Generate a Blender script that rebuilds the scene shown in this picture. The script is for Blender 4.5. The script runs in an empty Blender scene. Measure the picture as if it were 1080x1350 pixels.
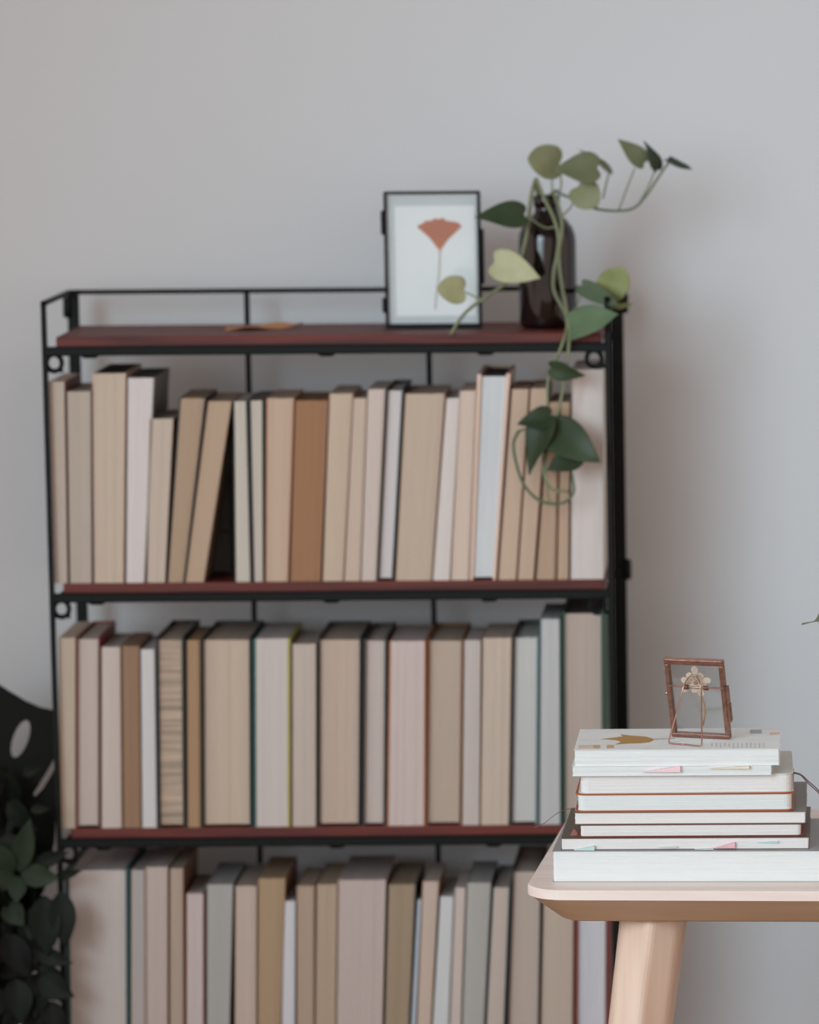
import bpy, bmesh, math, random
from mathutils import Vector, Matrix
random.seed(7)
S = bpy.context.scene
COL = S.collection

# ------------------------------------------------------------------ camera
F, U0, V0, ZC = 6350.0, 1020.0, 909.0, 1.6
PITCH, ROLL = math.atan(6350 / 43400), -0.008
CAM_R = Matrix.Rotation(math.pi / 2 - PITCH, 3, 'X') @ Matrix.Rotation(ROLL, 3, 'Z')
CAM_C = Vector((0, 0, ZC))
cd = bpy.data.cameras.new('camera'); cam = bpy.data.objects.new('camera', cd); COL.objects.link(cam)
cam.matrix_world = Matrix.Translation(CAM_C) @ CAM_R.to_4x4()
cd.sensor_fit = 'AUTO'; cd.sensor_width = 36.0; cd.lens = F / 1350 * 36
cd.shift_x = (540 - U0) / 1350; cd.shift_y = (V0 - 675) / 1350
cd.clip_start = 0.1; cd.clip_end = 60
cd.dof.use_dof = True; cd.dof.focus_distance = 4.72; cd.dof.aperture_fstop = 4.9
S.camera = cam

def ray(u, v): return CAM_R @ Vector(((u - U0) / F, -(v - V0) / F, -1))
def P(u, v, Y): d = ray(u, v); return CAM_C + d * (Y / d.y)          # pixel on the upright plane y = Y
def PZ(u, v, Z): d = ray(u, v); return CAM_C + d * ((Z - ZC) / d.z)  # pixel on the level plane z = Z

# ------------------------------------------------------------------ light
w = bpy.data.worlds.new('world'); S.world = w; w.use_nodes = True
bg = w.node_tree.nodes['Background']; bg.inputs[0].default_value = (1.0, 0.845, 0.755, 1); bg.inputs[1].default_value = 1.07
def area(name, loc, target, sx, sy, power, color, spread=180):
    l = bpy.data.lights.new(name, 'AREA'); l.shape = 'RECTANGLE'; l.size = sx; l.size_y = sy
    l.energy = power; l.color = color; l.spread = math.radians(spread)
    o = bpy.data.objects.new(name, l); COL.objects.link(o); o.location = loc
    o.rotation_euler = (Vector(target) - Vector(loc)).to_track_quat('-Z', 'Y').to_euler()
    return o
area('window_daylight', (-1.6, 2.1, 2.0), (0.22, 5.1, 1.15), 1.7, 1.8, 9.4, (0.68, 0.88, 1.0), 52)
S.view_settings.view_transform = 'Standard'; S.view_settings.look = 'None'
S.view_settings.gamma = 1; S.view_settings.use_curve_mapping = False
S.view_settings.exposure = 0.02

# ------------------------------------------------------------------ materials
def lin(c):
    c = c / 255
    return c / 12.92 if c <= .04045 else ((c + .055) / 1.055) ** 2.4
def rgb(c, k=1.0): return tuple(min(.95, lin(x) * k) for x in c) + (1,)
MATS = {}
def nodes(name):
    m = bpy.data.materials.new(name); m.use_nodes = True
    nt = m.node_tree
    return m, nt, nt.nodes['Principled BSDF']
def plain(name, c, rough=.5, metal=0.0, var=.12, scale=40, stretch=(1, 1, 1), bump=0.0, k=1.0, spec=.5):
    key = (name, c)
    if key in MATS: return MATS[key]
    m, nt, b = nodes(name)
    tc = nt.nodes.new('ShaderNodeTexCoord'); mp = nt.nodes.new('ShaderNodeMapping'); mp.inputs['Scale'].default_value = stretch
    nz = nt.nodes.new('ShaderNodeTexNoise'); nz.inputs['Scale'].default_value = scale; nz.inputs['Detail'].default_value = 4
    nt.links.new(tc.outputs['Object'], mp.inputs[0]); nt.links.new(mp.outputs[0], nz.inputs['Vector'])
    mx = nt.nodes.new('ShaderNodeMixRGB')
    base = rgb(c, k)
    mx.inputs[1].default_value = tuple(x * (1 - var) for x in base[:3]) + (1,)
    mx.inputs[2].default_value = tuple(min(1, x * (1 + var)) for x in base[:3]) + (1,)
    nt.links.new(nz.outputs[0], mx.inputs[0]); nt.links.new(mx.outputs[0], b.inputs['Base Color'])
    b.inputs['Roughness'].default_value = rough; b.inputs['Metallic'].default_value = metal
    b.inputs['Specular IOR Level'].default_value = spec
    if bump:
        bp = nt.nodes.new('ShaderNodeBump'); bp.inputs['Strength'].default_value = bump; bp.inputs['Distance'].default_value = .002
        nt.links.new(nz.outputs[0], bp.inputs['Height']); nt.links.new(bp.outputs[0], b.inputs['Normal'])
    MATS[key] = m
    return m
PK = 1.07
def soft(c): g = sum(c) / 3; return tuple(round(x + (g - x) * .34) for x in c)
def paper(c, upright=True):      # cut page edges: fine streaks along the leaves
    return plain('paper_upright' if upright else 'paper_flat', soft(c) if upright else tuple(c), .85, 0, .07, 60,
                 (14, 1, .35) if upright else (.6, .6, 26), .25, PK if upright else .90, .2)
def cover(c): return plain('cover', tuple(c), .5, 0, .1, 50, k=1.0)
def glass_mat():
    if 'glass' in MATS: return MATS['glass']
    m, nt, b = nodes('clear_glass'); out = nt.nodes['Material Output']
    tr = nt.nodes.new('ShaderNodeBsdfTransparent'); tr.inputs[0].default_value = (.985, .99, .99, 1)
    gl = nt.nodes.new('ShaderNodeBsdfGlossy'); gl.inputs['Roughness'].default_value = .04
    fr = nt.nodes.new('ShaderNodeFresnel'); fr.inputs[0].default_value = 1.5
    mx = nt.nodes.new('ShaderNodeMixShader')
    nt.links.new(fr.outputs[0], mx.inputs[0]); nt.links.new(tr.outputs[0], mx.inputs[1]); nt.links.new(gl.outputs[0], mx.inputs[2])
    nt.links.new(mx.outputs[0], out.inputs[0]); MATS['glass'] = m
    return m
def wood(name, c1, c2, axis=0, scale=9, rough=.45, ring=1.0):
    m, nt, b = nodes(name)
    tc = nt.nodes.new('ShaderNodeTexCoord'); mp = nt.nodes.new('ShaderNodeMapping')
    s = [14, 14, 14]; s[axis] = .9; mp.inputs['Scale'].default_value = s
    nz = nt.nodes.new('ShaderNodeTexNoise'); nz.inputs['Scale'].default_value = scale; nz.inputs['Detail'].default_value = 6; nz.inputs['Distortion'].default_value = ring
    cr = nt.nodes.new('ShaderNodeValToRGB'); cr.color_ramp.elements[0].position = .32; cr.color_ramp.elements[1].position = .68
    cr.color_ramp.elements[0].color = rgb(c1); cr.color_ramp.elements[1].color = rgb(c2)
    nt.links.new(tc.outputs['Object'], mp.inputs[0]); nt.links.new(mp.outputs[0], nz.inputs['Vector'])
    nt.links.new(nz.outputs[0], cr.inputs[0]); nt.links.new(cr.outputs[0], b.inputs['Base Color'])
    b.inputs['Roughness'].default_value = rough
    return m
M_black = plain('black_metal', (8, 14, 14), .55, .0, .15, 60, spec=.22)
M_wall = plain('wall_paint', (207, 211, 215), .9, 0, .025, 1.3, bump=.02)
M_floor = wood('floor_wood', (96, 72, 56), (136, 104, 80), 0)
M_ceil = plain('ceiling_paint', (225, 225, 223), .9, 0, .02, 2)
M_board = wood('red_stained_wood', (66, 18, 13), (112, 40, 29), 0, 5, .55)
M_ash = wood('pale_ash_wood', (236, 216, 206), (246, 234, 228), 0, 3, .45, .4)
M_ash_under = wood('shaded_ash_wood', (196, 156, 124), (212, 176, 144), 0, 3, .5, .4)  # same ash, with the down-facing bevel's shade put into the colour
M_leg = wood('pale_ash_leg', (222, 190, 168), (238, 214, 196), 2, 3, .5, .4)
M_copper = plain('aged_copper', (140, 102, 88), .4, .7, .6, 260, bump=.3)
M_copper_wire = plain('copper_wire', (184, 146, 136), .3, .85, .2, 150)

# ------------------------------------------------------------------ builders
ROOT = {}
def link(o, root=None, parent=None):
    COL.objects.link(o)
    if parent is not None:
        o.parent = parent
def mesh_obj(name, verts, faces, mat, parent=None, smooth=False, mat_idx=None, mats=None):
    """verts in world space; the mesh is stored relative to its thing's base"""
    root = parent
    while root is not None and root.parent is not None: root = root.parent
    if root is not None: org = Vector(root.location)
    else:
        xs = [v[0] for v in verts]; ys = [v[1] for v in verts]; zs = [v[2] for v in verts]
        org = Vector(((min(xs) + max(xs)) / 2, (min(ys) + max(ys)) / 2, min(zs)))
    me = bpy.data.meshes.new(name)
    me.from_pydata([tuple(Vector(v) - org) for v in verts], [], faces)
    for m in (mats or [mat]): me.materials.append(m)
    if mat_idx:
        for p, i in zip(me.polygons, mat_idx): p.material_index = i
    if smooth:
        for p in me.polygons: p.use_smooth = True
    bm = bmesh.new(); bm.from_mesh(me); bmesh.ops.recalc_face_normals(bm, faces=bm.faces); bm.to_mesh(me); bm.free()
    me.update()
    o = bpy.data.objects.new(name, me); COL.objects.link(o)
    if parent is not None: o.parent = parent
    else: o.location = org
    return o
def thing(name, loc, label, cat, group=None):
    o = bpy.data.objects.new(name, None); o.empty_display_size = .02; COL.objects.link(o); o.location = loc
    return tag(o, label, cat, group)
def tag(o, label, cat, group=None):
    o['label'] = label; o['category'] = cat
    if group: o['group'] = group
    return o
def struct(o, label=None):
    o['kind'] = 'structure'
    if label: o['label'] = label
    return o
class MB:
    def __init__(s): s.v = []; s.f = []
    def add(s, v, f):
        n = len(s.v); s.v += [Vector(x) for x in v]; s.f += [tuple(i + n for i in q) for q in f]; return s
    def box(s, x0, x1, y0, y1, z0, z1):
        return s.hexa([(x0, y0, z0), (x1, y0, z0), (x1, y1, z0), (x0, y1, z0)], [(x0, y0, z1), (x1, y0, z1), (x1, y1, z1), (x0, y1, z1)])
    def hexa(s, a, b):
        return s.add(list(a) + list(b), [(3, 2, 1, 0), (4, 5, 6, 7), (0, 1, 5, 4), (1, 2, 6, 5), (2, 3, 7, 6), (3, 0, 4, 7)])
    def loft(s, loops, cap=True):
        n = len(loops[0]); v = [p for l in loops for p in l]; f = []
        for i in range(len(loops) - 1):
            for j in range(n):
                k = (j + 1) % n; f.append((i * n + j, i * n + k, (i + 1) * n + k, (i + 1) * n + j))
        if cap: f += [tuple(range(n - 1, -1, -1)), tuple(range((len(loops) - 1) * n, len(loops) * n))]
        return s.add(v, f)
    def tube(s, pts, r, n=8, closed=False):
        pts = [Vector(p) for p in pts]; N = len(pts); rs = r if isinstance(r, (list, tuple)) else [r] * N
        loops = []; prev = None
        for i, p in enumerate(pts):
            if closed: t = pts[(i + 1) % N] - pts[i - 1]
            else: t = pts[min(i + 1, N - 1)] - pts[max(i - 1, 0)]
            t.normalize()
            if prev is None:
                a = t.orthogonal().normalized()
            else:
                a = prev - t * prev.dot(t)
                a = a.normalized() if a.length > 1e-6 else t.orthogonal().normalized()
            prev = a; b = t.cross(a)
            loops.append([p + (a * math.cos(2 * math.pi * k / n) + b * math.sin(2 * math.pi * k / n)) * rs[i] for k in range(n)])
        if closed: loops.append(loops[0]); return s.loft(loops, False)
        return s.loft(loops)
    def lathe(s, c, prof, n=32, cap=True):
        c = Vector(c)
        return s.loft([[c + Vector((r * math.cos(2 * math.pi * k / n), r * math.sin(2 * math.pi * k / n), z)) for k in range(n)] for r, z in prof], cap)
    def xf(s, M):
        s.v = [M @ v for v in s.v]; return s
    def build(s, name, mat, parent=None, smooth=False, **k): return mesh_obj(name, s.v, s.f, mat, parent, smooth, **k)
def crom(pts, n=6):
    pts = [Vector(p) for p in pts]; q = [2 * pts[0] - pts[1]] + pts + [2 * pts[-1] - pts[-2]]; out = []
    for i in range(1, len(q) - 2):
        a, b, c, d = q[i - 1:i + 3]
        for k in range(n):
            t = k / n
            out.append(.5 * ((2 * b) + (c - a) * t + (2 * a - 5 * b + 4 * c - d) * t * t + (3 * b - a - 3 * c + d) * t ** 3))
    return out + [pts[-1]]
def rrect(x0, x1, y0, y1, r, z, n=5, rs=None):
    """rounded rectangle loop; rs = radius per corner (x0y0, x1y0, x1y1, x0y1)"""
    rs = rs or [r] * 4; out = []
    for (cx, cy, sx, sy, a0, q) in ((x0, y0, 1, 1, 180, rs[0]), (x1, y0, -1, 1, 270, rs[1]), (x1, y1, -1, -1, 0, rs[2]), (x0, y1, 1, -1, 90, rs[3])):
        for k in range(n + 1):
            a = math.radians(a0 + 90 * k / n); out.append(Vector((cx + sx * q + q * math.cos(a), cy + sy * q + q * math.sin(a), z)))
    return out
def bevel(o, wd, seg=2):
    m = o.modifiers.new('bevel', 'BEVEL'); m.width = wd; m.segments = seg; m.limit_method = 'ANGLE'; return o
def fill2d(name, outer, holes, thick, M, mat, parent=None):
    """flat outline (with holes) given real thickness; M maps local xy to the world"""
    cu = bpy.data.curves.new(name, 'CURVE'); cu.dimensions = '2D'; cu.fill_mode = 'BOTH'; cu.extrude = thick / 2
    for loop in [outer] + list(holes):
        sp = cu.splines.new('POLY'); sp.points.add(len(loop) - 1); sp.use_cyclic_u = True
        for p, q in zip(sp.points, loop): p.co = (q[0], q[1], 0, 1)
    t = bpy.data.objects.new('t', cu); COL.objects.link(t)
    me = bpy.data.meshes.new_from_object(t.evaluated_get(bpy.context.evaluated_depsgraph_get()))
    vs = [M @ v.co for v in me.vertices]; fs = [tuple(p.vertices) for p in me.polygons]
    bpy.data.objects.remove(t); bpy.data.curves.remove(cu); bpy.data.meshes.remove(me)
    return mesh_obj(name, vs, fs, mat, parent)

# ------------------------------------------------------------------ room
YW = 5.64
struct(MB().box(-3.2, 3.2, YW, YW + .12, 0, 2.75).build('wall_back', M_wall), 'plain pale grey painted wall behind the bookshelf')
struct(MB().box(-3.2, 3.2, -1.5, YW + .12, -.1, 0).build('floor', M_floor), 'brown wooden floor')
struct(MB().box(-3.2, 3.2, 1.2, YW + .12, 2.75, 2.85).build('ceiling', M_ceil), 'white ceiling')
struct(MB().box(-3.2, 3.2, YW - .014, YW, 0, .08).build('baseboard_back', M_ceil), 'white baseboard')

# ------------------------------------------------------------------ bookshelf
YF, YB = 5.38, 5.58
XL = P(57, 397, YF).x; XR = P(801, 450, YF).x
XBL = XL + .006; XBR = XR + .003
ZT = [P(430, v, 5.39).z for v in (441, 766, 1089)]; ZT.append(ZT[2] - .279); ZT.append(.10)
ZRAIL = P(57, 397, YF).z
BT = .012
shelf = thing('bookshelf', ((XL + XR) / 2, (YF + YB) / 2, 0), 'folding black metal bookshelf with red-brown wooden boards', 'bookshelf')
def bar(name, x0, x1, y0, y1, z0, z1, parent=None, mat=None):
    return bevel(MB().box(x0, x1, y0, y1, z0, z1).build(name, mat or M_black, parent or shelf), .0012, 1)
for z in ZT:
    b = MB().box(XL + .012, XR - .007, YF + .006, YB - .012, z - BT, z).build('shelf_board', M_board, shelf); bevel(b, .0015, 2)
    b['label'] = 'red-brown stained wooden shelf board'
    bar('front_rail', XL, XR, YF - .003, YF + .0058, z - BT - .009, z - BT + .0012)
    bar('back_rail', XBL, XBR, YB - .010, YB - .004, z - BT - .009, z - BT - .001)
    for s, x in ((1, XL), (-1, XR)):
        bar('side_rail', x + (.003 if s > 0 else -.007), x + (.007 if s > 0 else -.003), YF, YB, z - BT - .008, z - BT - .002)
        # ring bracket under the board, beside the post
        c = Vector((x + s * (.0085 if s > 0 else .0155), YF + .012, z - BT - .0175)); pts = [c + Vector((.0085 * math.cos(a), 0, .0095 * math.sin(a))) for a in [2 * math.pi * k / 18 for k in range(18)]]
        rb = MB().tube(pts, .0028, 8, True)
        rb.box(min(x, x + s * .018), max(x, x + s * .018), YF + .0095, YF + .0145, z - BT - .028, z - BT - .024)
        rb.build('ring_bracket', M_black, shelf, True)
    for u in (118, 430, 640):
        x = P(u, 463, YF).x
        MB().loft([rrect(x - .011, x + .011, YF - .002, YF + .008, .003, z - BT - .0085), rrect(x - .007, x + .007, YF - .001, YF + .007, .003, z - BT - .0118)]).build('mounting_clip', M_black, shelf)
for x, xb, s in ((XL, XBL, 1), (XR, XBR, -1)):
    bar('front_post', x - .003, x + .003 if s > 0 else x + .0035, YF - .003, YF + .003, 0, ZRAIL)
    bar('back_post', xb - .008 if s > 0 else xb - .006, xb + .005 if s > 0 else xb + .009, YB - .004, YB + .004, 0, ZRAIL)
    bar('top_side_rail', x - .003, x + .003, YF - .003, YB + .004, ZRAIL - .0055, ZRAIL)
    for z in (ZRAIL - .02, ZT[1] - .012, ZT[2] - .012):
        MB().lathe((xb + (-.008 if s > 0 else .010), YB - .004, z - .012), [(.003, 0), (.005, .002), (.005, .022), (.003, .024)], 12).build('hinge', M_black, shelf, True)
bar('top_back_rail', XBL, XBR, YB - .003, YB + .003, ZRAIL - .0055, ZRAIL)
for u, v in ((326, 420), (566, 480)):
    x = P(u, v, YB).x
    bar('back_rod', x - .003, x + .003, YB - .003, YB + .003, .05, ZRAIL - .001)

# ------------------------------------------------------------------ upright books
YBK = YF + .008
K = (28, 30, 30)
def upright_book(row, ub, ut, vt, pc, cc, ct, dep, look, place, hard=False, top=None, two=None, yoff=0.0, rule=False):
    z0 = ZT[row]; Y = YBK + yoff
    vb = (766, 1089, 1412)[row - 1]
    g = .0003
    b0, b1 = P(ub[0], vb, Y).x + g, P(ub[1], vb, Y).x - g
    t0, t1 = P(ut[0], vt, Y).x + g, P(ut[1], vt, Y).x - g
    z1 = P((ut[0] + ut[1]) / 2, vt, Y).z; h = z1 - z0
    o = thing('book', ((b0 + b1) / 2, Y + dep / 2, z0), look + ', ' + place, 'book', ('books on the upper book row', 'books on the middle book row', 'books on the lower book row')[row - 1])
    X = lambda s, t: (b0 + (t0 - b0) * t) * (1 - s) + (b1 + (t1 - b1) * t) * s   # s across, t up
    wd = b1 - b0
    cs = ct / wd; ov = .0028 if hard else .0
    pf = Y + (.003 if hard else .0006)
    # page block: leaves in uneven gatherings
    n = max(4, min(22, int(wd / .0022))); ts = [ov / h, .25, .5, .75, 1 - ov / h]
    ss = [cs + (1 - 2 * cs) * i / n for i in range(n + 1)]
    rnd = random.Random(int(ub[0] * 13 + row)); mb = MB(); idx = []
    yb = Y + dep - ct - .001
    cur = .0016 if hard else -.0007
    jit = [rnd.uniform(0, .0007) for _ in range(n)]
    for i in range(n):
        sm = (ss[i] + ss[i + 1]) / 2; yy = pf + jit[i] + cur * (1 - (2 * sm - 1) ** 2)
        tz = rnd.uniform(0, .0005)
        loops = []
        for t in ts:
            zz = z0 + h * t - (tz if t == ts[-1] else 0)
            loops.append([(X(ss[i], t), yy, zz), (X(ss[i + 1], t), yy, zz), (X(ss[i + 1], t), yb, zz), (X(ss[i], t), yb, zz)])
        mb.loft(loops); k = len(loops) - 1
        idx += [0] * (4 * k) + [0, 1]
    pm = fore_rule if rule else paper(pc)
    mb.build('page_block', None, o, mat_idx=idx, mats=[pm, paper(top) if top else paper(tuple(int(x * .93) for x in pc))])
    # cover: two boards and the spine behind
    for nm, s0, s1, c in (('front_board', 0, cs, cc), ('back_board', 1 - cs, 1, two or cc)):
        q = MB().hexa([(X(s0, 0), Y, z0), (X(s1, 0), Y, z0), (X(s1, 0), Y + dep, z0), (X(s0, 0), Y + dep, z0)],
                      [(X(s0, 1), Y, z1), (X(s1, 1), Y, z1), (X(s1, 1), Y + dep, z1), (X(s0, 1), Y + dep, z1)])
        q.build(nm, cover(c), o)
    MB().hexa([(X(cs, 0), Y + dep - ct, z0), (X(1 - cs, 0), Y + dep - ct, z0), (X(1 - cs, 0), Y + dep, z0), (X(cs, 0), Y + dep, z0)],
              [(X(cs, 1), Y + dep - ct, z1), (X(1 - cs, 1), Y + dep - ct, z1), (X(1 - cs, 1), Y + dep, z1), (X(cs, 1), Y + dep, z1)]).build('spine', cover(cc), o)
    return o
# fore-edge marked with smudged grey cross lines
fore_rule, nt, b = nodes('lined_fore_edge')
tc = nt.nodes.new('ShaderNodeTexCoord'); mp = nt.nodes.new('ShaderNodeMapping'); mp.inputs['Scale'].default_value = (3, 0, 105)
n1 = nt.nodes.new('ShaderNodeTexNoise'); n1.inputs['Scale'].default_value = 1.0; n1.inputs['Detail'].default_value = 3; n1.inputs['Roughness'].default_value = .6
cr = nt.nodes.new('ShaderNodeValToRGB'); cr.color_ramp.elements[0].position = .33; cr.color_ramp.elements[1].position = .58
cr.color_ramp.elements[0].color = rgb((132, 124, 112)); cr.color_ramp.elements[1].color = rgb((206, 184, 164))
nt.links.new(tc.outputs['Object'], mp.inputs[0]); nt.links.new(mp.outputs[0], n1.inputs['Vector']); nt.links.new(n1.outputs[0], cr.inputs[0]); nt.links.new(cr.outputs[0], b.inputs['Base Color'])
b.inputs['Roughness'].default_value = .85

PB, HC = .0007, .0024
ORD = ['first', 'second', 'third', 'fourth', 'fifth', 'sixth', 'seventh', 'eighth', 'ninth', 'tenth', 'eleventh', 'twelfth', 'thirteenth']
D1, D2, D3 = .118, .14, .16
DK = (46, 42, 40); GR = (38, 54, 46); TN = (164, 136, 114); TEAL = (24, 70, 72); RED = (120, 44, 36); CR = (204, 184, 168); BR = (138, 98, 72)
# (bottom u0,u1), (top u0,u1), top v, page colour, cover colour, board thickness, depth, look, extras
ROW1 = [
 ((72, 90), (64, 86), 503, (202, 182, 164), (110, 66, 60), PB, D1, 'narrow cream-paged paperback', {}),
 ((91, 122), (87, 121), 516, (190, 174, 158), DK, PB, D1, 'greyish cream paperback with rippled pages', {}),
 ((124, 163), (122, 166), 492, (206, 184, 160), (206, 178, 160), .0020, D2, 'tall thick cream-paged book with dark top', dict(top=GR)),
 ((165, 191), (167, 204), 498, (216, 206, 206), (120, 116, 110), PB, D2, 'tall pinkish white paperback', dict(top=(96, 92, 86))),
 ((193, 218), (197, 229), 552, (202, 182, 162), TN, PB, D1, 'short cream paperback', {}),
 ((220, 243), (236, 272), 525, (186, 152, 118), DK, .0012, D1, 'leaning tan-paged book with black cover edge', {}),
 ((244, 269), (274, 306), 529, (196, 162, 128), TN, PB, D1, 'strongly leaning tan-paged paperback', {}),
 ((309, 332), (307, 326), 529, (202, 190, 174), K, .0016, D1, 'slim pale book with black cover', {}),
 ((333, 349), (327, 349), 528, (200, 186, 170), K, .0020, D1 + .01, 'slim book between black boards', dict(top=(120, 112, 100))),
 ((350, 380), (351, 388), 525, (204, 172, 142), (196, 140, 110), .0010, D1, 'peach-tan paperback with salmon cover edge', {}),
 ((382, 423), (389, 433), 528, (172, 116, 74), BR, PB, D1, 'thick burnt-orange-paged paperback', {}),
 ((425, 453), (434, 466), 519, (204, 176, 148), TN, PB, D1, 'beige-tan paperback beside the orange-paged one', {}),
 ((454, 475), (466, 484), 525, (206, 178, 156), CR, PB, D1 - .006, 'slim peach-beige paperback', {}),
 ((476, 496), (485, 508), 513, (206, 186, 174), CR, PB, D1, 'slim pinkish beige paperback', {}),
 ((497, 519), (509, 533), 512, (212, 202, 200), K, .0020, D1 + .004, 'white-paged hardback with black cover', dict(hard=True)),
 ((521, 569), (534, 587), 519, (198, 172, 146), TN, PB, D1, 'thickest beige-tan paperback', {}),
 ((570, 593), (588, 606), 525, (212, 200, 194), CR, PB, D1, 'slim whitish paperback', {}),
 ((594, 618), (606, 628), 515, (212, 186, 166), CR, PB, D1, 'slim pale peach paperback', {}),
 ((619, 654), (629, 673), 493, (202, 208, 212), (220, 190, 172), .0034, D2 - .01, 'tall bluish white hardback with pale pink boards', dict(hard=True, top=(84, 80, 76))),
 ((656, 681), (674, 698), 513, (202, 168, 138), BR, PB, D1, 'tan paperback beside the pink-boarded hardback', {}),
 ((682, 704), (699, 723), 512, (200, 166, 136), BR, PB, D1, 'slim tan paperback behind the hanging vine', {}),
 ((706, 733), (724, 738), 530, (186, 150, 118), BR, PB, D1, 'brownish tan paperback behind the hanging vine', {}),
 ((734, 750), (739, 752), 530, (192, 158, 126), BR, PB, D1, 'slim brown-tan paperback behind the hanging vine', {}),
 ((752, 796), (754, 795), 487, (206, 194, 188), (196, 186, 178), PB, D2, 'tall thick whitish paperback against the post', {}),
]
ROW2 = [
 ((80, 100), (77, 100), 841, (204, 182, 158), TN, PB, D2, 'narrow cream-paged book', {}),
 ((101, 131), (101, 131), 840, (204, 188, 178), (128, 60, 52), .0010, D2, 'pale book with dark red cover', dict(hard=True)),
 ((133, 161), (133, 159), 853, (204, 190, 182), TN, PB, D1, 'pinkish white paperback', {}),
 ((162, 186), (160, 184), 852, (166, 126, 90), BR, PB, D1, 'brown-paged paperback', {}),
 ((187, 207), (185, 204), 856, (208, 208, 208), (180, 184, 186), PB, D1, 'slim bright white paperback', {}),
 ((208, 245), (205, 243), 841, (206, 182, 158), K, .0028, D2 + .015, 'black hardback whose fore-edge is ruled with grey lines', dict(hard=True, rule=True)),
 ((246, 266), (245, 265), 844, (182, 138, 94), (60, 44, 34), .0012, D1, 'slim ochre-brown paperback', {}),
 ((267, 332), (266, 331), 841, (204, 178, 154), K, .0020, D2 + .01, 'very thick cream-paged hardback with black cover', dict(hard=True)),
 ((334, 383), (333, 383), 842, (204, 192, 186), (40, 88, 86), .0032, D2, 'whitish book between teal and olive-yellow boards', dict(two=(170, 164, 96))),
 ((385, 417), (385, 417), 849, (198, 180, 166), TN, PB, D1, 'grey-beige paperback', {}),
 ((419, 475), (419, 477), 841, (200, 174, 152), K, .0022, D2 + .006, 'thick cream hardback with black cover', dict(hard=True)),
 ((477, 509), (479, 511), 842, (202, 184, 174), (52, 48, 48), .0030, D2, 'slim pinkish hardback with charcoal cover', dict(hard=True)),
 ((510, 561), (513, 562), 845, (204, 184, 176), (176, 110, 70), .0018, D2, 'thick pale pink book with orange-brown cover', {}),
 ((562, 608), (564, 611), 842, (192, 166, 146), (120, 76, 50), .0020, D2, 'thick tan hardback with brown cover', dict(hard=True)),
 ((609, 632), (612, 634), 844, (198, 182, 174), CR, PB, D1, 'slim greyish pink paperback', {}),
 ((633, 671), (636, 675), 841, (202, 178, 158), TN, PB, D1 + .01, 'wide peach-beige paperback', {}),
 ((672, 709), (676, 711), 838, (194, 194, 190), (36, 40, 40), .0026, D2, 'pale grey-paged hardback with black cover edge', dict(two=(104, 124, 128), hard=True)),
 ((710, 740), (712, 739), 816, (184, 186, 188), (92, 110, 112), .0012, D2, 'tall blue-grey paged book', {}),
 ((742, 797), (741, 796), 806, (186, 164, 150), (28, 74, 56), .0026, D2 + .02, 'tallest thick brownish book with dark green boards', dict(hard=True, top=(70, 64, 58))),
]
ROW3 = [
 ((89, 172), (85, 171), 1145, (206, 194, 190), TEAL, .0042, D3, 'widest greyish pink book with dark teal boards', dict(hard=True)),
 ((173, 192), (173, 191), 1147, (182, 174, 172), CR, PB, D2, 'slim grey-pink paperback beside the teal-boarded book', {}),
 ((193, 221), (192, 221), 1143, (198, 178, 170), CR, PB, D2, 'pale pinkish paperback', {}),
 ((223, 243), (223, 242), 1145, (186, 162, 142), BR, PB, D2, 'slim tan paperback', {}),
 ((244, 270), (244, 270), 1178, (202, 184, 180), RED, .0016, D1, 'short pinkish white book with red cover', {}),
 ((272, 302), (272, 308), 1166, (172, 172, 168), (120, 122, 118), PB, D2, 'cool grey-paged paperback', {}),
 ((309, 338), (310, 339), 1168, (200, 176, 160), TN, PB, D2, 'peach-beige paperback next to the grey one', {}),
 ((339, 369), (340, 377), 1158, (182, 146, 106), BR, PB, D2, 'golden brown paged paperback', {}),
 ((370, 389), (374, 390), 1188, (204, 204, 212), (150, 150, 160), PB, D1, 'short slim lilac-white book', {}),
 ((391, 414), (391, 415), 1168, (186, 156, 130), TN, PB, D1, 'tan paperback beside the lilac-white book', {}),
 ((415, 442), (417, 445), 1166, (188, 160, 130), TN, PB, D2, 'sandy beige paperback', {}),
 ((443, 503), (446, 509), 1160, (194, 174, 166), CR, PB, D3, 'wide pinkish grey paperback', {}),
 ((505, 538), (511, 549), 1166, (168, 142, 110), (56, 50, 44), .0012, D2, 'khaki-brown paged book with dark cover edge', {}),
 ((539, 546), (550, 556), 1186, (190, 200, 212), (120, 140, 160), PB, D1, 'very thin pale blue booklet', {}),
 ((547, 566), (557, 579), 1162, (202, 176, 156), TN, PB, D1, 'slim peach paperback beside the pale blue booklet', {}),
 ((567, 590), (580, 599), 1182, (202, 206, 208), (150, 154, 156), PB, D1, 'slim bluish white paperback', {}),
 ((591, 606), (600, 614), 1170, (204, 186, 176), CR, PB, D1, 'very slim pinkish paperback', {}),
 ((607, 636), (615, 648), 1164, (176, 172, 166), (110, 108, 104), PB, D2, 'stone-grey paged paperback', {}),
 ((637, 664), (649, 673), 1170, (196, 178, 164), (36, 60, 62), .0016, D2, 'slim beige book with dark teal cover', {}),
 ((666, 711), (675, 715), 1147, (192, 172, 156), (40, 38, 38), .0022, D3, 'tall striped beige book with black cover', dict(hard=True)),
 ((712, 755), (717, 757), 1150, (196, 172, 152), TN, PB, D2, 'wide tan-beige paperback behind the desk corner', {}),
 ((757, 802), (758, 803), 1150, (204, 204, 212), RED, .0034, D2, 'lilac-white hardback with red boards behind the desk leg', dict(hard=True)),
]
NM = ('upper', 'middle', 'lower')
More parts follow.
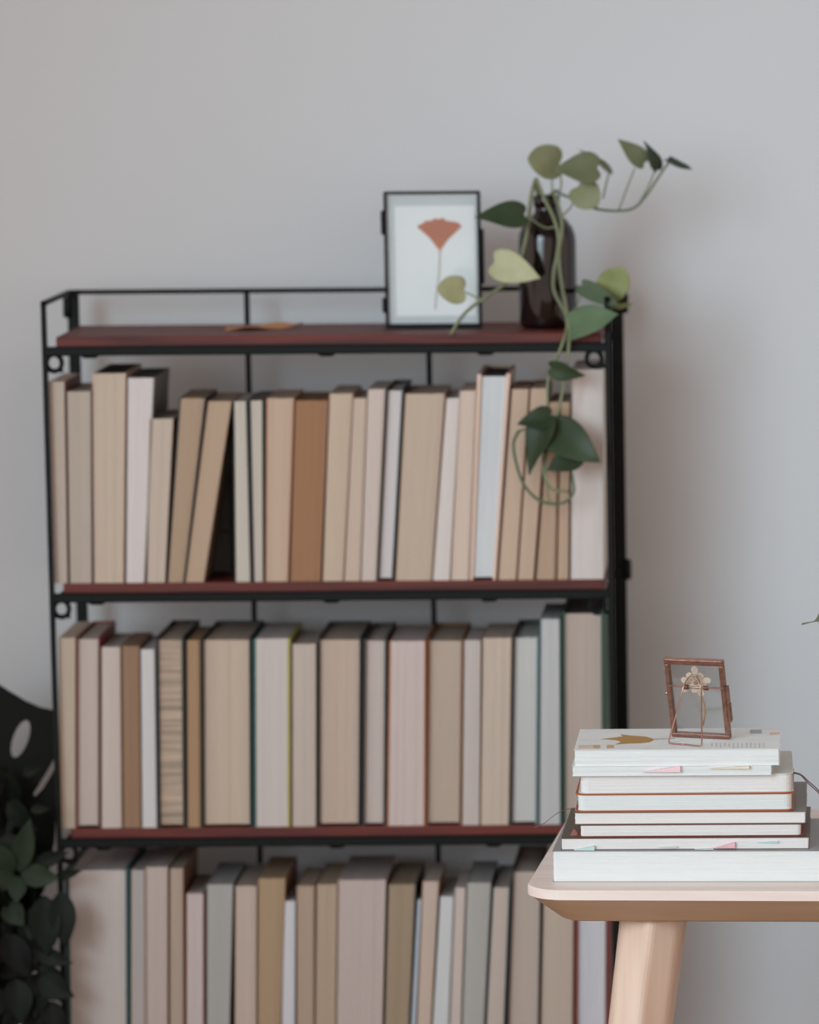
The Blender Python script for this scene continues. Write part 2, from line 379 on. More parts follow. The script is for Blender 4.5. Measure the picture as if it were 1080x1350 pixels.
for r, rows in enumerate((ROW1, ROW2, ROW3)):
    n = len(rows)
    for i, (ub, ut, vt, pc, cc, ct, dep, look, ex) in enumerate(rows):
        if i < n / 2: pl = '%s from plant end, %s row' % (ORD[i], NM[r])
        else: pl = '%s from desk end, %s row' % (ORD[n - 1 - i], NM[r])
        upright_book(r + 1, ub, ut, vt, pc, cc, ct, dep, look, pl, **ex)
# dark boxy book standing behind the gap in the upper row
o = thing('book', (P(289, 766, 5.49).x, 5.485, ZT[1]), 'dark grey book standing back in the gap behind the leaning books', 'book')
xa, xb = P(276, 700, 5.47).x, P(304, 700, 5.47).x
MB().box(xa + .002, xb - .002, 5.472, 5.535, ZT[1] + .002, ZT[1] + .165).build('page_block', paper((92, 88, 84)), o)
c = MB().box(xa, xa + .0019, 5.470, 5.54, ZT[1], ZT[1] + .168).box(xb - .0019, xb, 5.470, 5.54, ZT[1], ZT[1] + .168).box(xa + .002, xb - .002, 5.536, 5.54, ZT[1], ZT[1] + .168); c.build('cover', cover(K), o)
MB().box(xa + .0021, xb - .0021, 5.466, 5.4715, ZT[1] + .046, ZT[1] + .051).build('band', cover((14, 14, 14)), o)

# ------------------------------------------------------------------ framed pressed leaf on the shelf
def on_plane(Y):                                # local xy (metres) on the upright plane y = Y
    return Matrix(((1, 0, 0, 0), (0, 0, -1, Y), (0, 1, 0, 0), (0, 0, 0, 1)))
YP = 5.475
fl = P(509, 431, YP).x; fr_ = P(636, 431, YP).x; z0 = ZT[0]; z1 = P(574, 252, YP).z
fr = thing('photo_frame', ((fl + fr_) / 2, YP, z0), 'black metal and glass frame holding a pressed orange ginkgo leaf', 'photo frame')
tb = .0042; dp = .006
fm = MB()
fm.box(fl, fr_, YP - dp, YP + dp, z0, z0 + tb * 1.2).box(fl, fr_, YP - dp * .7, YP + dp * .7, z1 - tb * .8, z1)
fm.box(fl, fl + tb * .85, YP - dp * .8, YP + dp * .8, z0 + tb * 1.2, z1 - tb * .8).box(fr_ - tb * .85, fr_, YP - dp * .8, YP + dp * .8, z0 + tb * 1.2, z1 - tb * .8)
bevel(fm.build('metal_frame', M_black, fr), .0007, 1)
for nm, x, va, vb in (('hinge', fl - .0014, 277, 309), ('hinge', fl - .0014, 392, 412), ('clasp', fr_ + .0014, 302, 375)):
    MB().lathe((x, YP - .001, P(574, vb, YP).z), [(.0016, 0), (.0022, .002), (.0022, P(574, va, YP).z - P(574, vb, YP).z - .002), (.0016, P(574, va, YP).z - P(574, vb, YP).z)], 10).build(nm, M_black, fr, True)
MB().box(fl + tb * .8, fr_ - tb * .8, YP - .0038, YP - .0022, z0 + tb, z1 - tb * .7).build('glass_pane', glass_mat(), fr)
MB().box(fl + tb * .8, fr_ - tb * .8, YP + .0022, YP + .0038, z0 + tb, z1 - tb * .7).build('glass_pane', glass_mat(), fr)
M_card = plain('white_card', (240, 241, 241), .8, 0, .02, 30, k=1.08)
a, b_ = P(523, 417, YP), P(626, 271, YP)
MB().box(fl + tb, fr_ - tb, YP + .0012, YP + .0021, z0 + tb * 1.3, z1 - tb).build('backing_card', plain('grey_card', (214, 219, 221), .8, 0, .02, 30), fr)
MB().box(a.x, b_.x, YP + .0002, YP + .0011, a.z, b_.z).build('white_mount', M_card, fr)
cx, cz = P(580, 331, YP).x, P(580, 331, YP).z
fan = [(0, 0)]
for u, v in ((566, 313), (551, 300), (551, 297), (557, 295), (561, 291), (568, 291), (574, 288), (580, 289), (584, 287), (588, 291), (596, 292), (603, 293), (609, 298), (601, 306), (590, 316)):
    q = P(u, v, YP); fan.append((q.x - cx, q.z - cz))
M_ginkgo = plain('dried_orange_leaf', (196, 116, 86), .7, 0, .18, 90)
lf = fill2d('pressed_leaf', fan, [], .0008, Matrix.Translation((cx, 0, cz)) @ on_plane(YP - .0004), M_ginkgo, fr)
lf['label'] = 'fan-shaped dried orange ginkgo leaf'
MB().tube(crom([P(580, 331, YP - .0005), P(579, 360, YP - .0005), P(576, 385, YP - .0005), P(574, 408, YP - .0005)]), .0006, 6).build('leaf_stalk', plain('dry_stalk', (176, 160, 150), .8), lf, True)
# wire easel behind it
MB().tube([(fl + .03, YP + .006, z0 + .09), (fl + .035, YP + .05, z0 + .0015), (fr_ - .035, YP + .05, z0 + .0015), (fr_ - .03, YP + .006, z0 + .09)], .0012, 6).build('easel_wire', M_black, fr)

# ------------------------------------------------------------------ amber bottle
YBO = 5.47
bc = P(723, 431, YBO); bc.z = ZT[0]
hb = P(723, 257, YBO).z - ZT[0]; R = .0328
mb_, nt, b = nodes('amber_glass')
b.inputs['Base Color'].default_value = (.010, .0045, .0035, 1); b.inputs['Roughness'].default_value = .06; b.inputs['Transmission Weight'].default_value = .12; b.inputs['Specular IOR Level'].default_value = .45; b.inputs['IOR'].default_value = 1.5
nz = nt.nodes.new('ShaderNodeTexNoise'); nz.inputs['Scale'].default_value = 18; mr = nt.nodes.new('ShaderNodeMapRange'); mr.inputs[3].default_value = .02; mr.inputs[4].default_value = .04
nt.links.new(nz.outputs[0], mr.inputs[0]); nt.links.new(mr.outputs[0], b.inputs['Roughness'])
prof = [(R * .86, 0), (R * .97, .003), (R, .008), (R, .098), (R * .97, .106), (R * .88, .114), (R * .70, .122), (R * .52, .127), (.0138, .131), (.0134, .136), (.0134, hb - .014), (.0150, hb - .0125), (.0152, hb - .002), (.0140, hb), (.0105, hb), (.0100, hb - .02), (.0100, .134), (R * .6, .118), (R * .9, .104), (R * .93, .01), (R * .8, .005)]
o = MB().lathe(bc, prof, 40).build('bottle', mb_, None, True)
tag(o, 'dark amber glass bottle holding the trailing vine', 'bottle')

# ------------------------------------------------------------------ trailing vine
def leaf_mat(name, c, rough=.48):
    return plain(name, c, rough, 0, .2, 60, k=1.0, spec=.32)
RND = [(0, 0), (-.08, .12), (-.12, .28), (-.04, .42), (.12, .5), (.3, .52), (.5, .5), (.7, .42), (.86, .28), (.96, .12), (1, 0)]
OUT = [(0, 0), (-.055, .10), (-.10, .22), (-.07, .35), (.04, .45), (.18, .495), (.34, .48), (.50, .41), (.66, .30), (.80, .185), (.91, .08), (1.0, 0)]
def leaf(B, T, wd, mat, parent, roll=0., fold=.12, droop=.1, name='leaf', facing=None, shape=OUT):
    B = Vector(B); T = Vector(T); ax = T - B; L = ax.length; ax.normalize()
    nrm = Vector(facing or (0, -1, .15)); nrm = (nrm - ax * nrm.dot(ax)).normalized(); sd = ax.cross(nrm)
    Rm = Matrix.Rotation(roll, 3, ax); sd = Rm @ sd; nrm = Rm @ nrm
    wv = wd / max(.25, abs(math.cos(roll)))
    vs = []; fs = []; n = len(shape)
    cols = (-1, -.5, 0, .5, 1)
    for x, y in shape:
        for c in cols:
            xx = x if c else max(0, x)
            if abs(c) == .5: xx = (x + max(0, x)) / 2
            yy = y * c * wv
            off = fold * abs(yy) - droop * L * (xx * xx) + .05 * wv * math.sin(7 * xx) * c
            vs.append(B + ax * (xx * L) + sd * yy + nrm * off)
    for i in range(n - 1):
        for j in range(4):
            p = i * 5 + j; fs.append((p, p + 1, p + 6, p + 5))
    o = mesh_obj(name, vs, fs, mat, parent, True)
    m = o.modifiers.new('thickness', 'SOLIDIFY'); m.thickness = .0005
    s = o.modifiers.new('smooth', 'SUBSURF'); s.levels = 1; s.render_levels = 1
    return o
vine = thing('trailing_vine', (bc.x, bc.y, bc.z + .012), 'green heart-leaved vine cuttings trailing out of the amber bottle', 'houseplant')
M_stem = plain('vine_stem', (122, 128, 98), .55, 0, .2, 60)
M_stem_d = plain('vine_stem_dark', (88, 104, 78), .55, 0, .2, 60)
def stem(pts, r=.0019, m=None, parent=None, name='stem'):
    q = crom([P(*p) for p in pts], 6); N = len(q)
    return MB().tube(q, [r * (1 - .25 * i / N) for i in range(N)], 8).build(name, m or M_stem, parent or vine, True)
yN = 5.452   # in front of the neck
stem([(716, 300, 5.470), (711, 262, 5.468), (707, 238, 5.462), (701, 256, 5.45), (696, 300, 5.435), (688, 338, 5.425), (682, 355, 5.42), (668, 373, 5.415), (640, 392, 5.40), (612, 414, 5.388), (594, 441, 5.378)], .0024)
stem([(720, 300, 5.470), (708, 252, 5.466), (707, 236, 5.458), (718, 262, 5.444), (731, 290, 5.428), (737, 320, 5.425), (730, 360, 5.423), (731, 385, 5.418), (745, 412, 5.40), (748, 430, 5.384), (742, 452, 5.366), (733, 475, 5.360), (723, 500, 5.358), (722, 535, 5.358), (725, 575, 5.358)], .0021)
stem([(724, 300, 5.470), (727, 255, 5.462), (736, 270, 5.442), (741, 300, 5.428), (737, 335, 5.426), (740, 370, 5.423), (747, 408, 5.40), (751, 432, 5.382), (750, 455, 5.366), (747, 485, 5.358), (740, 525, 5.358), (732, 560, 5.358), (727, 580, 5.358), (717, 600, 5.355), (718, 628, 5.352), (728, 645, 5.352), (750, 648, 5.352)], .0021)
stem([(728, 300, 5.470), (731, 254, 5.468), (740, 256, 5.462), (757, 263, 5.458), (785, 275, 5.452), (815, 278, 5.450), (836, 274, 5.450), (852, 258, 5.450), (868, 234, 5.450), (884, 211, 5.450)], .0017, M_stem_d)
stem([(684, 568, 5.356), (677, 585, 5.353), (681, 612, 5.350), (692, 641, 5.350), (714, 661, 5.350), (742, 663, 5.350), (756, 650, 5.352), (755, 630, 5.354), (751, 612, 5.356)], .0019, M_stem_d)
stem([(725, 575, 5.358), (712, 572, 5.357), (698, 566, 5.356), (684, 568, 5.356)], .0015, M_stem_d)
stem([(727, 580, 5.358), (720, 610, 5.352), (722, 650, 5.350), (726, 663, 5.350)], .0015)
# petioles
for pts in ([(728, 262, 5.466), (728, 245, 5.466), (727, 224, 5.462)], [(736, 262, 5.462), (740, 245, 5.46), (741, 222, 5.45), (760, 214, 5.44), (792, 232, 5.432)],
            [(795, 262, 5.452), (800, 240, 5.452), (804, 226, 5.452)], [(742, 284, 5.43), (752, 274, 5.44), (759, 262, 5.446)],
            [(816, 277, 5.450), (826, 250, 5.450), (837, 222, 5.448)], [(843, 268, 5.450), (855, 246, 5.450), (864, 224, 5.448)],
            [(735, 298, 5.43), (718, 300, 5.43), (694, 284, 5.425)], [(636, 395, 5.399), (624, 390, 5.398), (611, 384, 5.396)],
            [(752, 425, 5.39), (762, 400, 5.40), (768, 378, 5.405)], [(768, 378, 5.405), (786, 388, 5.41), (800, 386, 5.42)],
            [(752, 422, 5.39), (780, 412, 5.395), (812, 404, 5.40), (832, 402, 5.40)], [(672, 371, 5.416), (660, 362, 5.41), (651, 350, 5.404)],
            [(742, 455, 5.366), (735, 470, 5.358), (727, 485, 5.352)], [(727, 560, 5.358), (724, 556, 5.354), (722, 553, 5.350)], [(728, 575, 5.358), (728, 570, 5.354), (727, 567, 5.350)],
            [(728, 580, 5.358), (745, 588, 5.352), (762, 598, 5.348)]):
    stem(pts, .0011, M_stem, name='leaf_stalk')
G1, G2, G3, G4, G5 = [leaf_mat('leaf_' + str(i), c) for i, c in enumerate(((128, 132, 100), (104, 110, 82), (50, 66, 42), (172, 172, 136), (40, 55, 34)))]
def vleaf(b, t, wpx, m, **k): return leaf(P(*b), P(*t), wpx / 1165, m, vine, **k)
vleaf((737, 216, 5.462), (698, 208, 5.440), 45, G1, fold=.05, shape=RND)
vleaf((787, 222, 5.435), (730, 221, 5.430), 46, G2, fold=.15, facing=(-.1, -1, .5))
vleaf((763, 246, 5.446), (786, 272, 5.432), 41, G1, fold=.05, shape=RND)
vleaf((804, 227, 5.452), (772, 190, 5.45), 9, G2, roll=1.15, droop=.25)
vleaf((849, 214, 5.448), (816, 183, 5.440), 27, G2, roll=.2, fold=.2)
vleaf((866, 223, 5.448), (852, 185, 5.445), 17, G5, roll=.9, fold=.2)
vleaf((882, 210, 5.450), (913, 230, 5.43), 13, G5, roll=-.8, droop=-.18)
vleaf((690, 283, 5.425), (628, 284, 5.40), 39, G3, fold=.12, facing=(.1, -1, .4))
vleaf((653, 346, 5.404), (711, 366, 5.386), 46, G4, fold=.05, facing=(0, -1, .1))
vleaf((611, 383, 5.396), (578, 380, 5.380), 37, leaf_mat('leaf_olive', (158, 160, 122)), fold=.05, shape=RND)
vleaf((800, 386, 5.42), (825, 355, 5.41), 42, leaf_mat('leaf_lime', (134, 142, 92)), fold=.05, droop=.05, shape=RND)
vleaf((768, 378, 5.405), (819, 409, 5.375), 29, leaf_mat('leaf_grey', (84, 100, 78)), droop=-.14, facing=(.1, -1, .5))
vleaf((751, 432, 5.384), (812, 411, 5.35), 54, leaf_mat('leaf_glossy', (92, 114, 86), .3), fold=.16, facing=(0, -1, .7))
vleaf((812, 404, 5.40), (835, 401, 5.398), 7, leaf_mat('leaf_lime', (134, 142, 92)), roll=.9)
vleaf((727, 485, 5.352), (771, 497, 5.34), 24, G3, roll=.5, fold=.2)
vleaf((722, 552, 5.350), (693, 624, 5.340), 44, G5, roll=.25, fold=.3, facing=(-.4, -1, .2))
vleaf((726, 549, 5.350), (682, 558, 5.340), 30, G5, roll=-.3, fold=.25, facing=(-.2, -1, .7))
vleaf((728, 566, 5.350), (791, 608, 5.325), 56, G3, fold=.12, facing=(.1, -1, .3))
vleaf((762, 598, 5.346), (722, 620, 5.332), 36, G5, fold=.12, facing=(0, -1, .1))
# pressed autumn leaf lying on the top board
q = PZ(345, 432, ZT[0] + .001)
tl = thing('dry_leaf', (q.x, q.y, ZT[0]), 'dry golden leaf lying flat on the top shelf board', 'leaf')
leaf((q.x - .036, q.y - .01, ZT[0] + .0030), (q.x + .046, q.y + .01, ZT[0] + .0050), .06, plain('dry_leaf', (186, 128, 80), .7), tl, facing=(0, 0, 1), droop=0, fold=-.06, name='blade')

# ------------------------------------------------------------------ table
zt = P(770, 1172, 4.62).z
TY = math.radians(-3.6)
TO = PZ(690, 1174, zt)             # square corner of the top before rounding
TM = Matrix.Translation(TO) @ Matrix.Rotation(TY, 4, 'Z')
TW, TD = 1.18, .47
table = thing('desk', tuple(TM @ Vector((TW / 2, TD / 2, -zt))), 'pale ash desk with rounded corners and splayed legs', 'desk')
def tl_(ins, z, r): return rrect(ins, TW - ins, ins, TD - ins, r, z, 10)
tt = MB().loft([tl_(.0012, 0, .040), tl_(0, -.0014, .041), tl_(0, -.0095, .041)]).xf(TM); tt.build('table_top', M_ash, table)
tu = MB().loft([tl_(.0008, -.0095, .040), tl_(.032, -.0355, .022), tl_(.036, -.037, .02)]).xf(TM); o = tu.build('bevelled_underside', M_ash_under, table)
for x, y, sx, sy in ((.120, .085, -1, -1), (TW - .105, .085, 1, -1), (.100, TD - .085, -1, 1), (TW - .105, TD - .085, 1, 1)):
    def sec(cx, cy, k, z):
        pts = []
        for ang, r in ((-90, 1), (-30, .82), (30, .95), (90, .62), (150, .95), (210, .82)):
            a_ = math.radians(ang); base = Vector((math.cos(a_), math.sin(a_) * (1 if sy < 0 else -1), 0)) * .0425 * k * r
            pts.append(Vector((cx + base.x, cy + base.y, z)))
        return pts
    hgt = zt - .0365
    lg = MB().loft([sec(x + sx * (.092 * t), y + sy * (.03 * t), 1 - .30 * t, -.0365 - hgt * t) for t in (0, .25, .5, .75, 1)]).xf(TM)
    bevel(lg.build('leg', M_leg, table), .008, 4)

# ------------------------------------------------------------------ stack of books on the desk
ST = []
def flat_book(name, ul, ur, z0, z1, Y, dep, yaw, pc, cc, ct, label, cr_=.0008, side=.0, pr=.001, topc=None, spine_back=True, over=.0006):
    """lies flat, fore-edge to the camera; ul/ur = its front corners"""
    vm = 1080
    # pixel row of the front bottom edge
    a = P(ul, vm, Y).x; b2 = P(ur, vm, Y).x; wd = b2 - a
    o = thing(name, ((a + b2) / 2, Y + dep / 2, z0), label, 'book' if name == 'book' else 'notebook', 'books stacked on the desk')
    M = Matrix.Translation(((a + b2) / 2, Y, 0)) @ Matrix.Rotation(math.radians(yaw), 4, 'Z') @ Matrix.Translation((-wd / 2, 0, 0))
    zl, zh = z0 + ct, z1 - ct
    n = max(5, min(18, int((zh - zl) / .0013))); rnd = random.Random(int(ul * 7 + z0 * 1e4)); loops = []
    for i in range(n):
        e = rnd.uniform(0, .0007) + over; e2 = rnd.uniform(0, .0005) + over + side
        za, zb = zl + (zh - zl) * i / n, zl + (zh - zl) * (i + 1) / n
        for z in (za, zb - .00008): loops.append(rrect(e2, wd - e2, e, dep - ct - .0004, pr, z, 4, [pr, pr, .0005, .0005]))
    MB().loft(loops).xf(M).build('page_block', paper(pc, False), o)
    for nm, za, zb, c in (('back_board', z0, zl, cc), ('front_board', zh, z1, topc or cc)):
        h = (zb - za) * .25
        MB().loft([rrect(h, wd - h, h, dep - h, cr_, za, 5, [cr_, cr_, .0012, .0012]), rrect(0, wd, 0, dep, cr_, za + h, 5, [cr_, cr_, .0012, .0012]), rrect(0, wd, 0, dep, cr_, zb - h, 5, [cr_, cr_, .0012, .0012]), rrect(h, wd - h, h, dep - h, cr_, zb, 5, [cr_, cr_, .0012, .0012])]).xf(M).build(nm, cover(c), o)
    MB().box(.0015, wd - .0015, dep - ct, dep - .00005, zl, zh).xf(M).build('spine', cover(cc), o)
    return o, M, wd
WH = (236, 240, 240); WP = (239, 238, 237)
YS = 4.662
zz = [zt] + [P(900, v, YS).z + (zt - P(900, 1161, YS).z) for v in (1120, 1104.5, 1087, 1071, 1046, 1021.5, 1008.5, 987)]
bA, MA, wA = flat_book('book', 727, 1100, zz[0], zz[1], 4.652, .185, -2.2, WH, (150, 150, 152), .0006, 'widest thick white-paged volume at the bottom of the desk stack', cr_=.001, pr=.003)
bB, MBk, wB = flat_book('book', 739, 1067, zz[1], zz[2], 4.660, .178, -1.0, WP, (98, 82, 72), .0006, 'dark brown covered paperback with coloured page flags in the desk stack')
bC, MC, wC = flat_book('notebook', 760, 1061, zz[2], zz[3], 4.664, .145, -.6, WP, (118, 54, 44), .0014, 'reddish brown notebook below the thin white booklet in the desk stack', cr_=.006, side=.003, pr=.004)
bD, MD, wD = flat_book('book', 757, 1063, zz[3], zz[4], 4.662, .178, -.8, WP, (120, 112, 104), .0008, 'thin white-paged booklet between the two brown notebooks', cr_=.004)
bE, ME, wE = flat_book('notebook', 759, 1047, zz[4], zz[5], 4.662, .146, -.4, (232, 238, 238), (168, 84, 42), .0019, 'tan leather notebook with rounded corners in the desk stack', cr_=.009, side=.0016, pr=.007)
bF, MF, wF = flat_book('notebook', 763, 1047, zz[5], zz[6], 4.662, .142, .4, WP, (206, 208, 204), .0010, 'pale grey covered notebook above the tan leather one', cr_=.009, side=.0014, pr=.008)
bG, MG, wG = flat_book('book', 755, 1019, zz[6], zz[7], 4.655, .13, -.5, WH, (226, 230, 230), .0004, 'slim white paperback with pink flag under the topmost book')
bH, MH, wH = flat_book('book', 758, 1029, zz[7], zz[8], 4.655, .134, -.4, (238, 242, 242), (238, 242, 242), .0004, 'white paperback with printed golden leaf, topmost on the desk stack')
# elastic band on the tan notebook, page flags, cord and thread
MB().loft([rrect(.0035, .0075, -.0003, .150, .0004, zz[4] + .0013, 2), rrect(.0035, .0075, -.0003, .150, .0004, zz[4] + .0014, 2)])
eb = MB(); 
for x0, x1 in ((-.0005, -.0001),): eb.box(x0, x1, .010, .016, zz[4] + .0002, zz[5] - .0002)
eb.xf(ME).build('elastic_band', cover((206, 168, 158)), bE)
def flag(parent, u0, u1, v0, v1, Y, c):
    a, b2 = P(u0, v1, Y), P(u1, v0, Y)
    q = MB().hexa([(a.x, Y, a.z), (b2.x, Y - .002, a.z), (b2.x, Y + .004, a.z + .0002), (a.x, Y + .004, a.z + .0002)],
                  [(a.x, Y, a.z + .0004), (b2.x, Y - .002, b2.z), (b2.x, Y + .004, b2.z), (a.x, Y + .004, a.z + .0006)])
    q.build('page_flag', plain('flag', c, .6), parent)
for u0, u1, v0, v1, c in ((757, 784, 1115, 1121, (196, 222, 218)), (868, 893, 1115.5, 1117.5, (206, 214, 204)), (916, 941, 1118, 1120, (204, 214, 206)), (944, 969, 1110, 1118, (232, 180, 190)), (999, 1026, 1109, 1111, (186, 214, 214))):
    flag(bB, u0, u1, v0, v1, 4.6595 + (.001 if u0 < 900 else -.001), c)
flag(bG, 848, 897, 1009.5, 1018, 4.6535, (240, 208, 212))
flag(bG, 936, 988, 1010, 1013.5, 4.6525, (232, 222, 200))
cpts = lambda du, dv: crom([P(1046, 1018 + dv, 4.672), P(1056, 1021 + dv, 4.672), P(1066, 1030 + dv + du, 4.672), P(1080, 1043 + dv + du, 4.672), P(1096, 1066, 4.675), P(1108, 1100, 4.68)])
for dv in (0, 1.2):
    MB().tube(cpts(dv * 1.4, dv), .0006, 6).build('ribbon_cord', plain('cord', (92, 70, 66), .7), bF, True)
MB().tube(crom([P(758, 1066, 4.70), P(745, 1067.5, 4.69), P(732, 1074, 4.68), P(718, 1085, 4.67), P(705, 1091, 4.66)]), .00035, 6).build('bookmark_thread', plain('thread', (150, 92, 78), .7), bD, True)
# prints on the topmost cover (flat ink, a hair proud of the paper)
zH = zz[8]
def ink(name, pts, c, parent=bH, z=None, dz=.00016):
    q = [PZ(u, v, (z or zH)) for u, v in pts]; n = len(q); z = z or zH
    vs = [Vector((p.x, p.y, z + dz * .2)) for p in q] + [Vector((p.x, p.y, z + dz)) for p in q]
    fs = [tuple(range(n)), tuple(range(n, 2 * n))] + [(i, (i + 1) % n, n + (i + 1) % n, n + i) for i in range(n)]
    return mesh_obj(name, vs, fs, plain('ink', c, .6, 0, .15, 200), parent)
ink('printed_leaf', [(792, 974.5), (811, 972.5), (821, 970.8), (818, 968.2), (833, 970), (851, 971.2), (860, 973.5), (863, 975.3), (857, 978.5), (845, 980), (828, 980.4), (811, 981.6), (819, 978), (813, 976.2), (803, 975.2)], (186, 142, 76))
ink('printed_leaf_stalk', [(863, 974.2), (890, 973.4), (890, 974.2), (863, 975.2)], (190, 160, 150))
ink('printed_band', [(763, 982.5), (782, 982.3), (782, 987), (763, 987.2)], (226, 206, 190))
ink('printed_band', [(782, 982.3), (791.5, 982.3), (791.5, 986.6), (782, 986.8)], (206, 176, 136))
ink('printed_band', [(800, 982.3), (809.5, 982.2), (809.5, 986.4), (800, 986.6)], (206, 176, 136))
ink('printed_barcode', [(989, 962.2), (1004.5, 962.2), (1004.5, 967.2), (989, 967.2)], (170, 180, 186))
ink('printed_stripe', [(1015, 966), (1028, 965.6), (1028, 968.6), (1015, 969)], (224, 190, 182))
rt = random.Random(3)
for i in range(13):
    u = 938 + i * 5.7; h_ = rt.uniform(4.5, 7.5)
    ink('printed_line', [(u, 979.5), (u + rt.uniform(1, 2.2), 979.5), (u + 1.6, 979.5 + h_), (u, 979.5 + h_)], (206, 208, 210))
ink('printed_flower', [(752, 1101.5), (754, 1097), (757, 1092.5), (760.5, 1097), (762, 1101.5)], (196, 134, 122), bB, zz[2])

# ------------------------------------------------------------------ small copper frame with easel
YC = PZ(920, 974, zH).y
cfb = PZ(924, 973.5, zH)
YAW, LEAN = math.radians(-20), math.radians(14)
CW, CH, CT = .0620, .0832, .0064
cf = thing('photo_frame', tuple(cfb), 'small copper glass frame with pressed cream flower standing on the desk stack', 'photo frame')
# local: x right, y away from the easel side, z up; leans back towards the easel
CM = Matrix.Translation(cfb) @ Matrix.Rotation(YAW, 4, 'Z') @ Matrix.Rotation(LEAN, 4, 'X') @ Matrix.Translation((-CW / 2, 0, .0002))
t = .0056
b = MB().box(0, CW, 0, CT, 0, t * .75).box(0, CW, 0, CT, CH - t, CH).box(0, t * .85, 0, CT, t * .75, CH - t).box(CW - t * .85, CW, 0, CT, t * .75, CH - t)
bevel(b.xf(CM).build('metal_frame', M_copper, cf), .0007, 2)
b = MB().box(-.0004, CW + .0004, .0016, CT - .0016, CH - .0006, CH + .0009); b.xf(CM).build('top_channel', M_copper_wire, cf)
for y in (.0018, CT - .0028):
    MB().box(t * .6, CW - t * .6, y, y + .001, t * .5, CH - t * .8).xf(CM).build('glass_pane', glass_mat(), cf)
MB().box(CW, CW + .0026, .001, CT - .001, .018, .056).xf(CM).build('hinge', M_copper, cf)
MB().box(CW + .0026, CW + .0036, .002, CT - .002, .020, .038).xf(CM).build('hinge_pin', M_copper, cf)
MB().lathe((0, 0, 0), [(.0008, 0), (.0020, .0006), (.0020, .0030), (.0008, .0036)], 12).xf(CM @ Matrix.Translation((-.0012, .003, .044))).build('clasp', M_copper_wire, cf, True)
MB().lathe((0, 0, 0), [(.0006, 0), (.0012, .0006), (.0012, .0026), (.0006, .003)], 12).xf(CM @ Matrix.Translation((-.0006, .003, .070))).build('clasp', M_copper_wire, cf, True)
MB().tube([CM @ Vector((.002, -.0004, .0555)), CM @ Vector((CW * .5, -.0016, .0550)), CM @ Vector((CW - .002, -.0004, .0550))], .00085, 8).build('cross_wire', M_copper_wire, cf, True)
for x in (.0195, .0405):
    q = []
    for k in range(28): a_ = k * 2 * math.pi / 7; q.append(CM @ Vector((x + k * .00016, -.0016 + .0019 * math.cos(a_), .0551 + .0019 * math.sin(a_))))
    MB().tube(q, .0006, 6).build('wire_coil', M_copper, cf, True)
# easel loop: from the cross wire down to the cover in front
def local(u, v, y):  # point on the frame's back plane under this pixel
    n_ = (CM.to_3x3() @ Vector((0, 1, 0))).normalized(); o_ = CM @ Vector((0, y, 0)); d = ray(u, v)
    return CAM_C + d * ((o_ - CAM_C).dot(n_) / d.dot(n_))
zf = zH + .0010
fa, fb = PZ(881.5, 979.5, zf), PZ(925.5, 983.5, zf)
ta, tb2 = local(901, 907, -.0035), local(924.5, 907, -.0035)
top1, top2 = local(908, 893.5, -.0035), local(919, 892, -.0035)
lo = crom([fa + (fb - fa) * .5, fa + (fb - fa) * .08, fa + (ta - fa) * .06, fa + (ta - fa) * .5, ta, top1, local(914, 890.5, -.0035), top2, tb2, fb + (tb2 - fb) * .5, fb + (tb2 - fb) * .06, fb + (fa - fb) * .08, fa + (fb - fa) * .5], 5)
MB().tube(lo, .00082, 8).build('easel_loop', M_copper_wire, cf, True)
# pressed flower between the panes
fl_m = plain('dry_petal', (228, 206, 184), .8, 0, .15, 300)
fc = Vector((.031, CT / 2, .0585))
for k in range(9):
    a_ = 2 * math.pi * k / 9 + .2; r_ = (.0165, .012, .0175, .013, .016, .0185, .012, .0155, .014)[k]
    leaf(CM @ (fc + Vector((math.cos(a_) * .002, 0, math.sin(a_) * .002))), CM @ (fc + Vector((math.cos(a_) * r_, 0, math.sin(a_) * r_))), .0078, fl_m, cf, fold=.02, droop=0, name='petal', facing=CM.to_3x3() @ Vector((0, -1, 0)), shape=[(0, .08), (.3, .25), (.6, .45), (.8, .5), (.93, .35), (1, 0)])
MB().tube([CM @ Vector(p) for p in ((.031, CT / 2, .054), (.035, CT / 2, .045), (.0372, CT / 2, .034), (.0365, CT / 2, .025), (.033, CT / 2, .013))], [.0007, .0008, .0010, .0012, .0013], 8).build('flower_stalk', plain('dry_flower_stalk', (196, 158, 124), .8), cf, True)
MB().lathe((0, 0, 0), [(.002, 0), (.0026, .0003), (.002, .0008)], 12).xf(CM @ Matrix.Translation(fc) @ Matrix.Rotation(math.pi / 2, 4, 'X') @ Matrix.Translation((0, 0, .0006))).build('flower_centre', plain('dry_flower_stalk', (196, 158, 124), .8), cf)

# ------------------------------------------------------------------ dark plants at the side of the shelf
DG = [plain('shaded_leaf_%d' % i, c, .55, 0, .25, 30, spec=.18) for i, c in enumerate(((16, 24, 16), (42, 54, 40), (5, 8, 6)))]  # deep greens taken towards black; the plants' shade is in the colour
M_pot = plain('dark_clay_pot', (58, 54, 52), .7)
def pot(name, c, r, h, label):
    o = thing(name, c, label, 'houseplant')
    p = MB().lathe(c, [(r * .7, 0), (r * .74, .004), (r, h - .02), (r * 1.06, h - .018), (r * 1.06, h), (r * .94, h), (r * .9, h - .03)], 28).build('pot', M_pot, o, True)
    MB().lathe((c[0], c[1], h - .034), [(r * .2, 0.006), (r * .6, .004), (r * .9, 0)], 20).build('soil', plain('soil', (40, 30, 24), .95), o, True)
    return o
YM = 5.44
mon = pot('split_leaf_plant', (-1.06, 5.505, 0), .11, .30, 'dark split-leaf plant with a holed leaf beside the shelf post')
oc = P(-20, 1050, YM)
